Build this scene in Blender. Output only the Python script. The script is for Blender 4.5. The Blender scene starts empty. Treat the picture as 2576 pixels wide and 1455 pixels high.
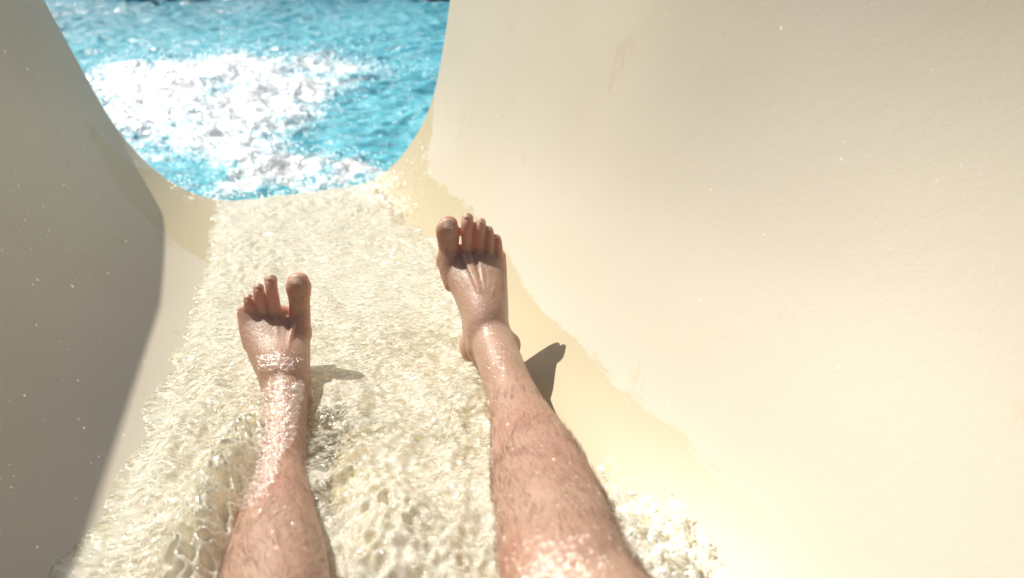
import bpy, math, random
import numpy as np
from mathutils import Vector, Matrix

random.seed(7)
rng = np.random.default_rng(11)
SC = bpy.context.scene
COL = SC.collection

# ------------------------------------------------------------------ camera
PS, TH, SG = math.radians(20), math.radians(30.5), math.radians(9)
F = 683.0
K = 1024 / 2575.0
CAM = np.array([0.0, 0.0, 0.86])
cr = np.array([math.cos(PS), -math.sin(PS), 0.0])
cf = np.array([math.sin(PS) * math.cos(TH), math.cos(PS) * math.cos(TH), -math.sin(TH)])
cu = np.cross(cr, cf)
cam_data = bpy.data.cameras.new('camera')
cam_data.sensor_width = 36.0
cam_data.lens = 36.0 * F / 1024.0
cam_data.clip_start = 0.02
cam_data.clip_end = 2000
cam_data.dof.use_dof = True
cam_data.dof.focus_distance = 0.98
cam_data.dof.aperture_fstop = 3.6
cam = bpy.data.objects.new('camera', cam_data)
COL.objects.link(cam)
M = Matrix((( cr[0], cu[0], -cf[0], CAM[0]), (cr[1], cu[1], -cf[1], CAM[1]), (cr[2], cu[2], -cf[2], CAM[2]), (0, 0, 0, 1)))
cam.matrix_world = M
SC.camera = cam

# ------------------------------------------------------------------ light
SUN = np.array([-0.27, 0.562, 0.61]); SUN /= np.linalg.norm(SUN)
SUN_EL = math.asin(SUN[2]); SUN_AZ = math.atan2(SUN[0], SUN[1])
world = bpy.data.worlds.new('World')
SC.world = world
world.use_nodes = True
wn = world.node_tree
bg = wn.nodes['Background']
sky = wn.nodes.new('ShaderNodeTexSky')
sky.sky_type = 'NISHITA'
sky.sun_disc = False
sky.sun_elevation = SUN_EL
sky.sun_rotation = SUN_AZ
sky.dust_density = 2.0
wn.links.new(sky.outputs[0], bg.inputs[0])
bg.inputs[1].default_value = 0.074
sun_d = bpy.data.lights.new('sun', 'SUN')
sun_d.energy = 4.8
sun_d.angle = math.radians(0.5)
sun_d.color = (1.0, 0.96, 0.86)
sun = bpy.data.objects.new('sun', sun_d)
COL.objects.link(sun)
sun.rotation_euler = Vector(SUN).to_track_quat('Z', 'Y').to_euler()
SC.view_settings.view_transform = 'Standard'
SC.view_settings.look = 'None'
SC.view_settings.gamma = 1.0
SC.view_settings.exposure = 0.02

# ------------------------------------------------------------------ helpers
def tag(o, label=None, cat=None, group=None, kind=None):
    if label: o['label'] = label
    if cat: o['category'] = cat
    if group: o['group'] = group
    if kind: o['kind'] = kind
    return o

def ray(x, y):
    return ((x * K - 512) / F) * cr - ((y * K - 289) / F) * cu + cf

def pt(x, y, d):                      # photo sight line (2575-wide pixels) at camera depth d -> real point
    return CAM + ray(x, y) * d

def perlin(x, y, seed=0):
    g = np.random.default_rng(seed)
    perm = g.permutation(256)
    ang = g.uniform(0, 2 * np.pi, 256)
    gx, gy = np.cos(ang), np.sin(ang)
    x = np.asarray(x, float); y = np.asarray(y, float)
    xi = np.floor(x).astype(int); yi = np.floor(y).astype(int)
    xf = x - xi; yf = y - yi
    def h(i, j): return perm[(perm[i & 255] + j) & 255]
    def dt(i, j, a, b):
        k = h(i, j); return gx[k] * a + gy[k] * b
    sx = xf ** 3 * (xf * (xf * 6 - 15) + 10); sy = yf ** 3 * (yf * (yf * 6 - 15) + 10)
    n00 = dt(xi, yi, xf, yf); n10 = dt(xi + 1, yi, xf - 1, yf)
    n01 = dt(xi, yi + 1, xf, yf - 1); n11 = dt(xi + 1, yi + 1, xf - 1, yf - 1)
    return ((n00 * (1 - sx) + n10 * sx) * (1 - sy) + (n01 * (1 - sx) + n11 * sx) * sy) * 1.5

def fbm(x, y, seed=0, oct=4, gain=0.5):
    v = 0; a = 1.0; f = 1.0
    for k in range(oct):
        v = v + a * perlin(x * f + k * 7.3, y * f - k * 3.1, seed + k)
        a *= gain; f *= 2.03
    return v

def sstep(a, b, x):
    t = np.clip((x - a) / (b - a), 0, 1); return t * t * (3 - 2 * t)

def np_mesh(name, verts, quads=None, tris=None, smooth=True):
    me = bpy.data.meshes.new(name)
    verts = np.asarray(verts, np.float32)
    faces = []; nl = 0
    me.vertices.add(len(verts)); me.vertices.foreach_set('co', verts.ravel())
    q = np.zeros((0, 4), int) if quads is None else np.asarray(quads, int).reshape(-1, 4)
    t = np.zeros((0, 3), int) if tris is None else np.asarray(tris, int).reshape(-1, 3)
    me.loops.add(q.size + t.size)
    me.loops.foreach_set('vertex_index', np.concatenate([q.ravel(), t.ravel()]).astype(np.int32))
    me.polygons.add(len(q) + len(t))
    ls = np.concatenate([np.arange(len(q)) * 4, q.size + np.arange(len(t)) * 3]).astype(np.int32)
    me.polygons.foreach_set('loop_start', ls)
    me.polygons.foreach_set('use_smooth', np.full(len(q) + len(t), smooth))
    me.update(calc_edges=True); me.validate()
    return me

def obj(name, me, mat=None, parent=None):
    o = bpy.data.objects.new(name, me); COL.objects.link(o)
    if mat: me.materials.append(mat)
    if parent: o.parent = parent
    return o

def grid_quads(nu, nv, closed_u=False, off=0):
    i = np.arange(nu if closed_u else nu - 1); j = np.arange(nv - 1)
    I, J = np.meshgrid(i, j, indexing='ij'); I2 = (I + 1) % nu
    return np.stack([I * nv + J, I2 * nv + J, I2 * nv + J + 1, I * nv + J + 1], -1).reshape(-1, 4) + off

def attr(me, name, vals):
    a = me.attributes.new(name, 'FLOAT', 'POINT'); a.data.foreach_set('value', np.asarray(vals, np.float32).ravel())

class Mat:
    def __init__(s, name):
        s.m = bpy.data.materials.new(name); s.m.use_nodes = True; s.t = s.m.node_tree
        s.t.nodes.clear(); s.out = s.n('ShaderNodeOutputMaterial')
    def n(s, typ, **kw):
        nd = s.t.nodes.new(typ)
        for k, v in kw.items():
            if k.startswith('_'): setattr(nd, k[1:], v)
        return nd
    def l(s, a, b): s.t.links.new(a, b)
    def val(s, sock, v):
        if hasattr(v, 'is_output') or isinstance(v, bpy.types.NodeSocket): s.l(v, sock)
        else: sock.default_value = v
    def math(s, op, a, b=0.0, c=None, clamp=False):
        nd = s.n('ShaderNodeMath', _operation=op); nd.use_clamp = clamp
        s.val(nd.inputs[0], a); s.val(nd.inputs[1], b)
        if c is not None: s.val(nd.inputs[2], c)
        return nd.outputs[0]
    def noise(s, scale, vec=None, detail=3, rough=0.5, dist=0.0, col=False):
        nd = s.n('ShaderNodeTexNoise'); nd.inputs['Scale'].default_value = scale
        nd.inputs['Detail'].default_value = detail; nd.inputs['Roughness'].default_value = rough
        nd.inputs['Distortion'].default_value = dist
        if vec is not None: s.l(vec, nd.inputs['Vector'])
        return nd.outputs['Color' if col else 'Fac']
    def voro(s, scale, vec=None, feat='F1', rnd=1.0):
        nd = s.n('ShaderNodeTexVoronoi', _feature=feat); nd.inputs['Scale'].default_value = scale
        nd.inputs['Randomness'].default_value = rnd
        if vec is not None: s.l(vec, nd.inputs['Vector'])
        return nd.outputs['Distance']
    def mapr(s, v, a, b, c=0.0, d=1.0, smooth=True):
        nd = s.n('ShaderNodeMapRange'); nd.interpolation_type = 'SMOOTHSTEP' if smooth else 'LINEAR'
        s.val(nd.inputs[0], v); nd.inputs[1].default_value = a; nd.inputs[2].default_value = b
        nd.inputs[3].default_value = c; nd.inputs[4].default_value = d
        return nd.outputs[0]
    def mix(s, f, a, b, blend='MIX'):
        nd = s.n('ShaderNodeMix', _data_type='RGBA', _blend_type=blend)
        s.val(nd.inputs[0], f); s.val(nd.inputs[6], a); s.val(nd.inputs[7], b)
        return nd.outputs[2]
    def coord(s, scale=(1, 1, 1)):
        tc = s.n('ShaderNodeTexCoord'); mp = s.n('ShaderNodeMapping'); mp.inputs['Scale'].default_value = scale
        s.l(tc.outputs['Object'], mp.inputs['Vector']); return mp.outputs[0]
    def attr(s, name):
        return s.n('ShaderNodeAttribute', _attribute_name=name).outputs['Fac']
    def bump(s, h, strength=0.3, dist=0.01, normal=None):
        nd = s.n('ShaderNodeBump'); nd.inputs['Strength'].default_value = strength
        nd.inputs['Distance'].default_value = dist; s.l(h, nd.inputs['Height'])
        if normal is not None: s.l(normal, nd.inputs['Normal'])
        return nd.outputs[0]
    def pbr(s, color, rough=0.5, normal=None, **kw):
        p = s.n('ShaderNodeBsdfPrincipled'); s.val(p.inputs['Base Color'], color); s.val(p.inputs['Roughness'], rough)
        if normal is not None: s.l(normal, p.inputs['Normal'])
        for k, v in kw.items(): s.val(p.inputs[k.replace('_', ' ')], v)
        return p
    def surf(s, sh): s.l(sh, s.out.inputs['Surface']); return s.m

# ------------------------------------------------------------------ materials
def water_mix(name, foam_col, foam_fac_fn, tint, rough=0.12, bump_fn=None, ior=1.33, soft=0.25, transl=0.35, gain=1.0, spark=0.0):
    m = Mat(name)
    h, dist = bump_fn(m)
    nrm = m.bump(h, 1.0, dist); nsoft = m.bump(h, soft, dist)
    tr = m.n('ShaderNodeBsdfTransparent'); tr.inputs[0].default_value = tint
    df = m.n('ShaderNodeBsdfDiffuse'); df.inputs[0].default_value = foam_col; m.l(nsoft, df.inputs['Normal'])
    tl = m.n('ShaderNodeBsdfTranslucent'); tl.inputs[0].default_value = foam_col; m.l(nsoft, tl.inputs['Normal'])
    fo = m.n('ShaderNodeMixShader'); fo.inputs[0].default_value = transl; m.l(df.outputs[0], fo.inputs[1]); m.l(tl.outputs[0], fo.inputs[2])
    a = m.n('ShaderNodeMixShader'); m.l(foam_fac_fn(m), a.inputs[0]); m.l(tr.outputs[0], a.inputs[1]); m.l(fo.outputs[0], a.inputs[2])
    gl = m.n('ShaderNodeBsdfGlossy'); gl.inputs['Roughness'].default_value = rough; m.l(nrm, gl.inputs['Normal'])
    fr = m.n('ShaderNodeFresnel'); fr.inputs[0].default_value = ior; m.l(nrm, fr.inputs['Normal'])
    geo = m.n('ShaderNodeNewGeometry')                      # inner faces of a closed lump of water do not mirror
    ff = m.math('MULTIPLY', fr.outputs[0], m.math('SUBTRACT', 1.0, geo.outputs['Backfacing']))
    ff = m.math('MULTIPLY', ff, gain, clamp=True)
    b = m.n('ShaderNodeMixShader'); m.l(ff, b.inputs[0]); m.l(a.outputs[0], b.inputs[1]); m.l(gl.outputs[0], b.inputs[2])
    if spark > 0:                                            # broken water throws the sun about over a wide angle
        g2 = m.n('ShaderNodeBsdfGlossy'); g2.inputs['Roughness'].default_value = 0.38; g2.inputs['Color'].default_value = (spark, spark, spark, 1); m.l(nrm, g2.inputs['Normal'])
        ad = m.n('ShaderNodeAddShader'); m.l(b.outputs[0], ad.inputs[0]); m.l(g2.outputs[0], ad.inputs[1])
        return m.surf(ad.outputs[0])
    return m.surf(b.outputs[0])

def mat_slide():
    m = Mat('slide_gelcoat')
    uv = m.n('ShaderNodeAttribute', _attribute_name='flow')   # (arc, run, 0): streaks follow the flow
    vec = uv.outputs['Vector']
    mp = m.n('ShaderNodeMapping'); mp.inputs['Scale'].default_value = (60, 9, 1); m.l(vec, mp.inputs[0])
    mp2 = m.n('ShaderNodeMapping'); mp2.inputs['Scale'].default_value = (26, 12, 1); m.l(vec, mp2.inputs[0])
    wet_d = m.attr('wet')
    n1 = m.noise(1.0, mp.outputs[0], 4, 0.6); n2 = m.noise(1.0, mp2.outputs[0], 5, 0.65)
    e = m.math('ADD', wet_d, m.math('MULTIPLY', m.math('SUBTRACT', n1, 0.5), 0.060))
    e = m.math('ADD', e, m.math('MULTIPLY', m.math('SUBTRACT', n2, 0.5), 0.022))
    wet = m.mapr(e, -0.004, 0.006)
    # scattered drops and stains above the wet line
    co = m.coord()
    st = m.mapr(m.noise(9.0, co, 6, 0.7, 0.6), 0.62, 0.66)
    st = m.math('MULTIPLY', st, 0.45)
    blot = m.noise(1.7, co, 3, 0.5)
    dry = m.mix(m.mapr(blot, 0.3, 0.7), (0.57, 0.508, 0.392, 1), (0.60, 0.545, 0.44, 1))
    wetc = (0.53, 0.45, 0.285, 1)
    c = m.mix(m.math('MAXIMUM', wet, st), dry, wetc)
    peel = m.noise(210.0, co, 2, 0.5)
    peel2 = m.noise(45.0, co, 3, 0.6)
    h = m.math('ADD', m.math('MULTIPLY', peel, 0.5), peel2)
    dryness = m.math('SUBTRACT', 1.0, m.math('MULTIPLY', wet, 0.8))
    b = m.n('ShaderNodeBump'); b.inputs['Distance'].default_value = 0.0012; m.l(m.math('MULTIPLY', dryness, 0.20), b.inputs['Strength']); m.l(h, b.inputs['Height'])
    b2 = m.bump(wet, 0.12, 0.0010, b.outputs[0])
    rough = m.math('SUBTRACT', 0.50, m.math('MULTIPLY', wet, 0.10))
    p = m.pbr(c, rough, b2, Specular_IOR_Level=0.35)
    return m.surf(p.outputs[0])

def mat_simple(name, col, rough=0.5, nscale=30, var=0.08, bump=0.1, **kw):
    m = Mat(name); co = m.coord(); n = m.noise(nscale, co, 4)
    c2 = tuple(max(0, min(1, v * (1 - var * 2))) for v in col[:3]) + (1,)
    c = m.mix(n, c2, col); p = m.pbr(c, rough, m.bump(n, bump, 0.002), **kw)
    return m.surf(p.outputs[0])

def mat_skin(name='skin'):
    m = Mat(name); co = m.coord()
    red = m.attr('red')
    n = m.noise(14, co, 4, 0.6); n2 = m.noise(60, co, 5, 0.7)
    base = m.mix(m.mapr(n, 0.3, 0.7), (0.49, 0.305, 0.21, 1), (0.54, 0.35, 0.255, 1))
    base = m.mix(m.math('MULTIPLY', m.mapr(n2, 0.45, 0.75), 0.18), base, (0.40, 0.21, 0.145, 1))
    base = m.mix(red, base, (0.44, 0.185, 0.135, 1))
    vo = m.voro(520, co); fine = m.noise(300, co, 4, 0.7)
    cm = m.coord((1, 1, 3)); wr = m.noise(95, cm, 3, 0.6)
    h = m.math('ADD', m.math('MULTIPLY', vo, 0.5), m.math('MULTIPLY', fine, 0.7)); h = m.math('ADD', h, m.math('MULTIPLY', wr, 1.2))
    nb = m.bump(h, 0.75, 0.0011)
    wetn = m.noise(38, co, 3, 0.6)
    rough = m.mapr(wetn, 0.42, 0.62, 0.58, 0.36)
    p = m.pbr(base, rough, nb, Subsurface_Weight=0.7, Subsurface_Scale=0.03, Specular_IOR_Level=0.5)
    p.inputs['Subsurface Radius'].default_value = (1.0, 0.35, 0.2)
    cb = m.bump(m.noise(180, co, 2, 0.5), 0.9, 0.0012)
    p.inputs['Coat Weight'].default_value = 0.07; p.inputs['Coat Roughness'].default_value = 0.2; m.l(cb, p.inputs['Coat Normal'])
    return m.surf(p.outputs[0])

def b_channel(m):
    co = m.coord()
    a = m.noise(48, co, 4, 0.6, 0.8); v = m.voro(120, co, 'SMOOTH_F1')
    h = m.math('ADD', a, m.math('MULTIPLY', m.math('SUBTRACT', 1.0, v), 0.45))
    return h, 0.008
def f_channel(m):
    co = m.coord()
    n = m.noise(38, co, 6, 0.7, 1.2); f = m.attr('foam')
    r1 = m.math('ABSOLUTE', m.math('SUBTRACT', m.noise(26, co, 4, 0.6, 1.6), 0.5))     # bright threads of bubbles, painted in place of light focused by the ripples
    thr = m.mapr(r1, 0.0, 0.045, 0.5, 0.0)
    v = m.math('ADD', m.math('MULTIPLY', m.mapr(n, 0.44, 0.62), 0.50), m.math('ADD', f, thr))
    return m.math('MINIMUM', m.math('MULTIPLY', v, m.mapr(m.noise(150, co, 3, 0.6), 0.3, 0.6, 0.7, 1.15)), 0.95)
def b_pool(m):
    co = m.coord((1, 1.6, 1))
    a = m.noise(7, co, 4, 0.6, 0.5); a2 = m.noise(22, co, 3, 0.6)
    return m.bump(m.math('ADD', a, m.math('MULTIPLY', a2, 0.34)), 1.0, 0.075)

def mat_pool():
    m = Mat('pool_water'); co = m.coord()
    foam = m.attr('foam')
    nrm = b_pool(m)
    fn = m.noise(16, co, 6, 0.75, 0.8); fn2 = m.noise(60, co, 4, 0.7)
    f = m.math('ADD', foam, m.math('MULTIPLY', m.math('SUBTRACT', fn, 0.5), 2.0))
    f = m.math('ADD', f, m.math('MULTIPLY', m.math('SUBTRACT', fn2, 0.5), 1.5))
    f = m.math('MULTIPLY', m.mapr(f, 0.36, 1.0), m.mapr(foam, 0.0, 0.12))
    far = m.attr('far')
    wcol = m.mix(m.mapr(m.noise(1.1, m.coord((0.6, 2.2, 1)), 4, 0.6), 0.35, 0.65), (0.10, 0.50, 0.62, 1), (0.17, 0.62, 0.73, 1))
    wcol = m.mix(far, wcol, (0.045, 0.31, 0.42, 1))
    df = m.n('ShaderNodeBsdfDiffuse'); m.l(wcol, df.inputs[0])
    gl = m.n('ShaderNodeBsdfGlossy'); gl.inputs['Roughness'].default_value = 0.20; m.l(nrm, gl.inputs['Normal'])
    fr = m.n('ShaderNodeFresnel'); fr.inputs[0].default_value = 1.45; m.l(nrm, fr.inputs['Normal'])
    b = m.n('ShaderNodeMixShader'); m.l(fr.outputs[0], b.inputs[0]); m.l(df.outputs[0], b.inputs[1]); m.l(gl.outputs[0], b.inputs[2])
    softn = m.bump(m.math('ADD', fn, fn2), 0.14, 0.03)
    w0 = m.pbr((0.985, 0.98, 0.965, 1), 0.4, softn, Subsurface_Weight=1.0, Subsurface_Scale=0.05)
    w0.inputs['Subsurface Radius'].default_value = (1, 1, 1)
    wh = m.n('ShaderNodeMixShader'); m.l(fr.outputs[0], wh.inputs[0]); m.l(w0.outputs[0], wh.inputs[1]); m.l(gl.outputs[0], wh.inputs[2])
    c = m.n('ShaderNodeMixShader'); m.l(f, c.inputs[0]); m.l(b.outputs[0], c.inputs[1]); m.l(wh.outputs[0], c.inputs[2])
    return m.surf(c.outputs[0])

M_SLIDE = mat_slide()
M_SKIN = mat_skin()
M_POOL = mat_pool()
M_CHAN = water_mix('channel_water', (0.98, 0.945, 0.81, 1), f_channel, (0.985, 0.96, 0.86, 1), 0.15, b_channel, ior=1.45, soft=0.12, gain=1.0)
def f_spray(m):
    return m.mapr(m.noise(130, m.coord(), 5, 0.75, 0.6), 0.40, 0.60, 0.12, 0.88)
M_SPRAY = water_mix('spray_water', (1.0, 1.0, 0.98, 1), f_spray, (0.97, 0.97, 0.96, 1), 0.22,
                    lambda m: (m.noise(150, m.coord(), 3, 0.6), 0.006), transl=0.4, ior=1.4, gain=1.0, soft=0.08, spark=0.36)
def f_clear(m):
    return m.mapr(m.noise(110, m.coord(), 4, 0.7), 0.42, 0.68, 0.03, 0.55)
M_CLEAR = water_mix('clear_water', (0.93, 0.90, 0.84, 1), f_clear, (0.985, 0.97, 0.95, 1), 0.12,
                    lambda m: (m.noise(120, m.coord(), 3, 0.6, 0.5), 0.004), spark=0.10)
def mat_foamdrop():
    m = Mat('foam_drops')
    df = m.n('ShaderNodeBsdfDiffuse'); df.inputs[0].default_value = (0.95, 0.96, 0.97, 1)
    tl = m.n('ShaderNodeBsdfTranslucent'); tl.inputs[0].default_value = (0.95, 0.96, 0.97, 1)
    tr = m.n('ShaderNodeBsdfTransparent')
    a = m.n('ShaderNodeMixShader'); a.inputs[0].default_value = 0.5; m.l(df.outputs[0], a.inputs[1]); m.l(tl.outputs[0], a.inputs[2])
    b = m.n('ShaderNodeMixShader'); b.inputs[0].default_value = 0.62; m.l(a.outputs[0], b.inputs[1]); m.l(tr.outputs[0], b.inputs[2])
    gl = m.n('ShaderNodeBsdfGlossy'); gl.inputs['Roughness'].default_value = 0.28; gl.inputs['Color'].default_value = (0.17, 0.17, 0.17, 1)
    c = m.n('ShaderNodeAddShader'); m.l(b.outputs[0], c.inputs[0]); m.l(gl.outputs[0], c.inputs[1])
    return m.surf(c.outputs[0])
M_DROP = mat_foamdrop()
def mat_bead():
    m = Mat('bead_water'); tr = m.n('ShaderNodeBsdfTransparent'); tr.inputs[0].default_value = (0.97, 0.965, 0.95, 1)
    gl = m.n('ShaderNodeBsdfGlossy'); gl.inputs['Roughness'].default_value = 0.16
    geo = m.n('ShaderNodeNewGeometry')
    g_ = m.n('ShaderNodeMixShader'); m.l(geo.outputs['Backfacing'], g_.inputs[0]); m.l(gl.outputs[0], g_.inputs[1])
    gl.inputs['Color'].default_value = (0.5, 0.5, 0.5, 1)
    c = m.n('ShaderNodeAddShader'); m.l(tr.outputs[0], c.inputs[0]); m.l(g_.outputs[0], c.inputs[1])
    return m.surf(c.outputs[0])
M_BEAD = mat_bead()
def mat_run():
    m = Mat('drying_run'); tr = m.n('ShaderNodeBsdfTransparent'); tr.inputs[0].default_value = (0.96, 0.93, 0.80, 1)
    gl = m.n('ShaderNodeBsdfGlossy'); gl.inputs['Roughness'].default_value = 0.3; gl.inputs['Color'].default_value = (0.10, 0.09, 0.06, 1)
    c = m.n('ShaderNodeAddShader'); m.l(tr.outputs[0], c.inputs[0]); m.l(gl.outputs[0], c.inputs[1])
    return m.surf(c.outputs[0])
M_RUN = mat_run()
M_DECK = mat_simple('deck_concrete', (0.52, 0.48, 0.42, 1), 0.8, 8, 0.1, 0.3)
M_TILE = mat_simple('dark_blue_tile', (0.015, 0.08, 0.20, 1), 0.25, 20, 0.2, 0.1)
M_BASIN = mat_simple('basin_blue', (0.10, 0.45, 0.60, 1), 0.5)
M_NAIL = mat_simple('toenail', (0.78, 0.53, 0.39, 1), 0.32, 200, 0.06, 0.05)
M_HAIR = mat_simple('body_hair', (0.25, 0.12, 0.075, 1), 0.45)
M_SHORTS = mat_simple('navy_fabric', (0.03, 0.05, 0.12, 1), 0.8, 60)
M_RED = mat_simple('red_fabric', (0.55, 0.03, 0.05, 1), 0.7, 40)
M_DARKHAIR = mat_simple('dark_hair', (0.03, 0.02, 0.015, 1), 0.45, 90, 0.2, 0.5)
M_STEEL = mat_simple('painted_steel', (0.55, 0.55, 0.53, 1), 0.4, Metallic=0.6)

# ------------------------------------------------------------------ slide channel
O = np.array([0, 0, 0.34]); A = np.array([0, math.cos(SG), -math.sin(SG)]); N = np.array([0, math.sin(SG), math.cos(SG)])
LIP = 2.197
PROF = np.array([(-.56, .86), (-.535, .75), (-.500, .61), (-.462, .457), (-.426, .303), (-.387, .208), (-.332, .119), (-.256, .050),
                 (-.194, .022), (-.10, 0.0), (.05, -.015), (.204, -.008), (.288, .015), (.35, .046), (.416, .101), (.504, .213),
                 (.548, .324), (.582, .444), (.612, .561), (.645, .75), (.655, .90)])
def smooth_profile(P, n=150):
    t = np.concatenate([[0], np.cumsum(np.hypot(*np.diff(P, axis=0).T))])
    tt = np.linspace(0, t[-1], 1200)
    X = np.interp(tt, t, P[:, 0]); H = np.interp(tt, t, P[:, 1])
    w = np.hanning(121); w /= w.sum()
    def sm(v):
        p = np.concatenate([2 * v[0] - v[60:0:-1], v, 2 * v[-1] - v[-2:-62:-1]]); return np.convolve(p, w, 'valid')
    X, H = sm(X), sm(H)
    s = np.linspace(0, 1199, n); return np.interp(s, range(1200), X), np.interp(s, range(1200), H)
PX, PH = smooth_profile(PROF)
arc = np.concatenate([[0], np.cumsum(np.hypot(np.diff(PX), np.diff(PH)))]); arc -= np.interp(0.05, PX, arc)
tx, th = np.gradient(PX, arc), np.gradient(PH, arc); tl = np.hypot(tx, th)
NX, NH = -th / tl, tx / tl                    # inward normal
def prof(x): return np.interp(x, PX, PH)
def chan(X, H, s):
    X, H, s = np.broadcast_arrays(X, H, s)
    return O + X[..., None] * np.array([1, 0, 0]) + H[..., None] * N + s[..., None] * A

def BEND(s): return 0.60 * np.clip(1.0 - s, 0, 3) ** 2 / (1 + 0.55 * np.clip(1.0 - s, 0, 3))
nu = len(PX); s_in = np.concatenate([np.linspace(-1.3, 1.4, 70), np.linspace(1.42, LIP - 0.008, 45)])
R_ = 0.007
rows_off = [(0.0, s) for s in s_in]
for k in range(1, 7):
    a_ = k / 6 * math.pi
    rows_off.append((-(R_ - R_ * math.cos(a_)), LIP - 0.008 + R_ * math.sin(a_)))
for s in s_in[::-1]: rows_off.append((-2 * R_, s))
off = np.array([r[0] for r in rows_off]); ss = np.array([r[1] for r in rows_off])
# the top edges dip towards the mouth; the right wall swings outward up the slide, a bend shaped in to darken it
kk_ = np.ones_like(ss)[None]
a_l, a_r = np.interp(-.50, PX, arc), np.interp(.60, PX, arc)
arcw = np.where(arc[:, None] < a_l, a_l + (arc[:, None] - a_l) * kk_, np.where(arc[:, None] > a_r, a_r + (arc[:, None] - a_r) * kk_, arc[:, None]))
XW_, HW_ = np.interp(arcw, arc, PX), np.interp(arcw, arc, PH)
NXW, NHW = np.interp(arcw, arc, NX), np.interp(arcw, arc, NH)
XW_ = XW_ + sstep(.03, .60, HW_) * (XW_ > 0) * BEND(ss)[None]
SR = ss[None] - 0.42 * np.clip((HW_ - 0.61) / 0.25, 0, 2) ** 1.7 * sstep(0.9, LIP, ss)[None]      # unseen top of the mouth, cut back round to smooth its cast shadow
V = chan(XW_ + NXW * off[None], HW_ + NHW * off[None], SR)
nv = len(ss)
q = grid_quads(nu, nv)
caps = []
for i in (0, nu - 1):                          # close the two long top edges
    h_ = nv // 2
    for j in range(len(s_in) - 1):
        a0, a1, b1, b0 = i * nv + j, i * nv + j + 1, i * nv + nv - 2 - j, i * nv + nv - 1 - j
        caps.append((a0, b0, b1, a1) if i == 0 else (a0, a1, b1, b0))
me = np_mesh('channel', V.reshape(-1, 3), np.concatenate([q, np.array(caps)[:, ::-1]]))
AR = arcw; SS = np.broadcast_to(ss[None], (nu, nv)); XX = np.broadcast_to(PX[:, None], (nu, nv))
fl = me.attributes.new('flow', 'FLOAT_VECTOR', 'POINT'); fl.data.foreach_set('vector', np.stack([AR, SS, 0 * AR], -1).astype(np.float32).ravel())
# wet line (signed distance to it, metres): on the right wall low, climbing near the lip; same on the left
xr = np.interp(SS, [-1.3, .9, 1.26, 1.8, 1.95, 2.05, 2.19], [.368, .370, .405, .41, .435, .485, .53])
xl = np.interp(SS, [-1.3, 1.5, 1.64, 1.76, 1.90, 1.97, 2.03, 2.19], [-.16, -.16, -.25, -.35, -.425, -.425, -.37, -.34])
ar = np.interp(xr, PX, arc); al = np.interp(xl, PX, arc)
attr(me, 'wet', np.minimum(ar - AR, AR - al))
slide = bpy.data.objects.new('water_slide', None); COL.objects.link(slide); slide.location = (0, 1.5, 0)
tag(slide, 'cream fibreglass water slide channel with tall curved walls, opening onto the blue pool', 'water slide')
def child(name, me, mat, parent):
    o = obj(name, me, mat, parent); o.matrix_parent_inverse = Matrix.Translation(-Vector(parent.location)) if parent.type == 'EMPTY' else Matrix()
    return o
ch = child('channel', me, M_SLIDE, slide)

def sweep(pts, rw, rt, side=None, seg=16, caps=True, view=None):
    """closed elliptical loft through pts (n,3); rw across, rt in depth; returns verts, quads, tris"""
    P = np.asarray(pts, float); rw = np.asarray(rw, float) * np.ones(len(P)); rt = np.asarray(rt, float) * np.ones(len(P))
    T = np.gradient(P, axis=0); T /= np.linalg.norm(T, axis=1)[:, None]
    if view is None: view = P - CAM
    else: view = np.broadcast_to(np.asarray(view, float), P.shape)
    S = np.cross(T, view); S /= np.linalg.norm(S, axis=1)[:, None]
    U = np.cross(S, T)
    if caps:
        c0 = []; c1 = []
        for k in (1, 2, 3, 4):
            a = k / 4.3 * math.pi / 2
            c0.insert(0, (P[0] - T[0] * rt[0] * math.sin(a), rw[0] * math.cos(a), rt[0] * math.cos(a), S[0], U[0]))
            c1.append((P[-1] + T[-1] * rt[-1] * math.sin(a), rw[-1] * math.cos(a), rt[-1] * math.cos(a), S[-1], U[-1]))
        seqs = c0 + [(P[i], rw[i], rt[i], S[i], U[i]) for i in range(len(P))] + c1
    else: seqs = [(P[i], rw[i], rt[i], S[i], U[i]) for i in range(len(P))]
    an = np.arange(seg) / seg * 2 * np.pi
    V = np.concatenate([p + np.cos(an)[:, None] * w * s + np.sin(an)[:, None] * t * u for p, w, t, s, u in seqs])
    n = len(seqs); Q = []
    for i in range(n - 1):
        for j in range(seg):
            Q.append((i * seg + j, i * seg + (j + 1) % seg, (i + 1) * seg + (j + 1) % seg, (i + 1) * seg + j))
    T_ = []
    V = np.concatenate([V, [seqs[0][0]], [seqs[-1][0]]])
    for j in range(seg):
        T_.append((n * seg, (j + 1) % seg, j)); T_.append((n * seg + 1, (n - 1) * seg + j, (n - 1) * seg + (j + 1) % seg))
    return V, np.array(Q), np.array(T_)

class MB:
    def __init__(s): s.V = []; s.Q = []; s.T = []; s.n = 0
    def add(s, g):
        V, Q, T = g; s.V.append(V); s.Q.append(np.asarray(Q, int).reshape(-1, 4) + s.n); s.T.append(np.asarray(T, int).reshape(-1, 3) + s.n); s.n += len(V); return s
    def mesh(s, name): return np_mesh(name, np.concatenate(s.V), np.concatenate(s.Q), np.concatenate(s.T))

def box(c, d):
    c = np.array(c, float); d = np.array(d, float) / 2
    V = np.array([[x, y, z] for x in (-1, 1) for y in (-1, 1) for z in (-1, 1)]) * d + c
    return V, np.array([(0, 1, 3, 2), (4, 6, 7, 5), (0, 4, 5, 1), (2, 3, 7, 6), (0, 2, 6, 4), (1, 5, 7, 3)]), []

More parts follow.
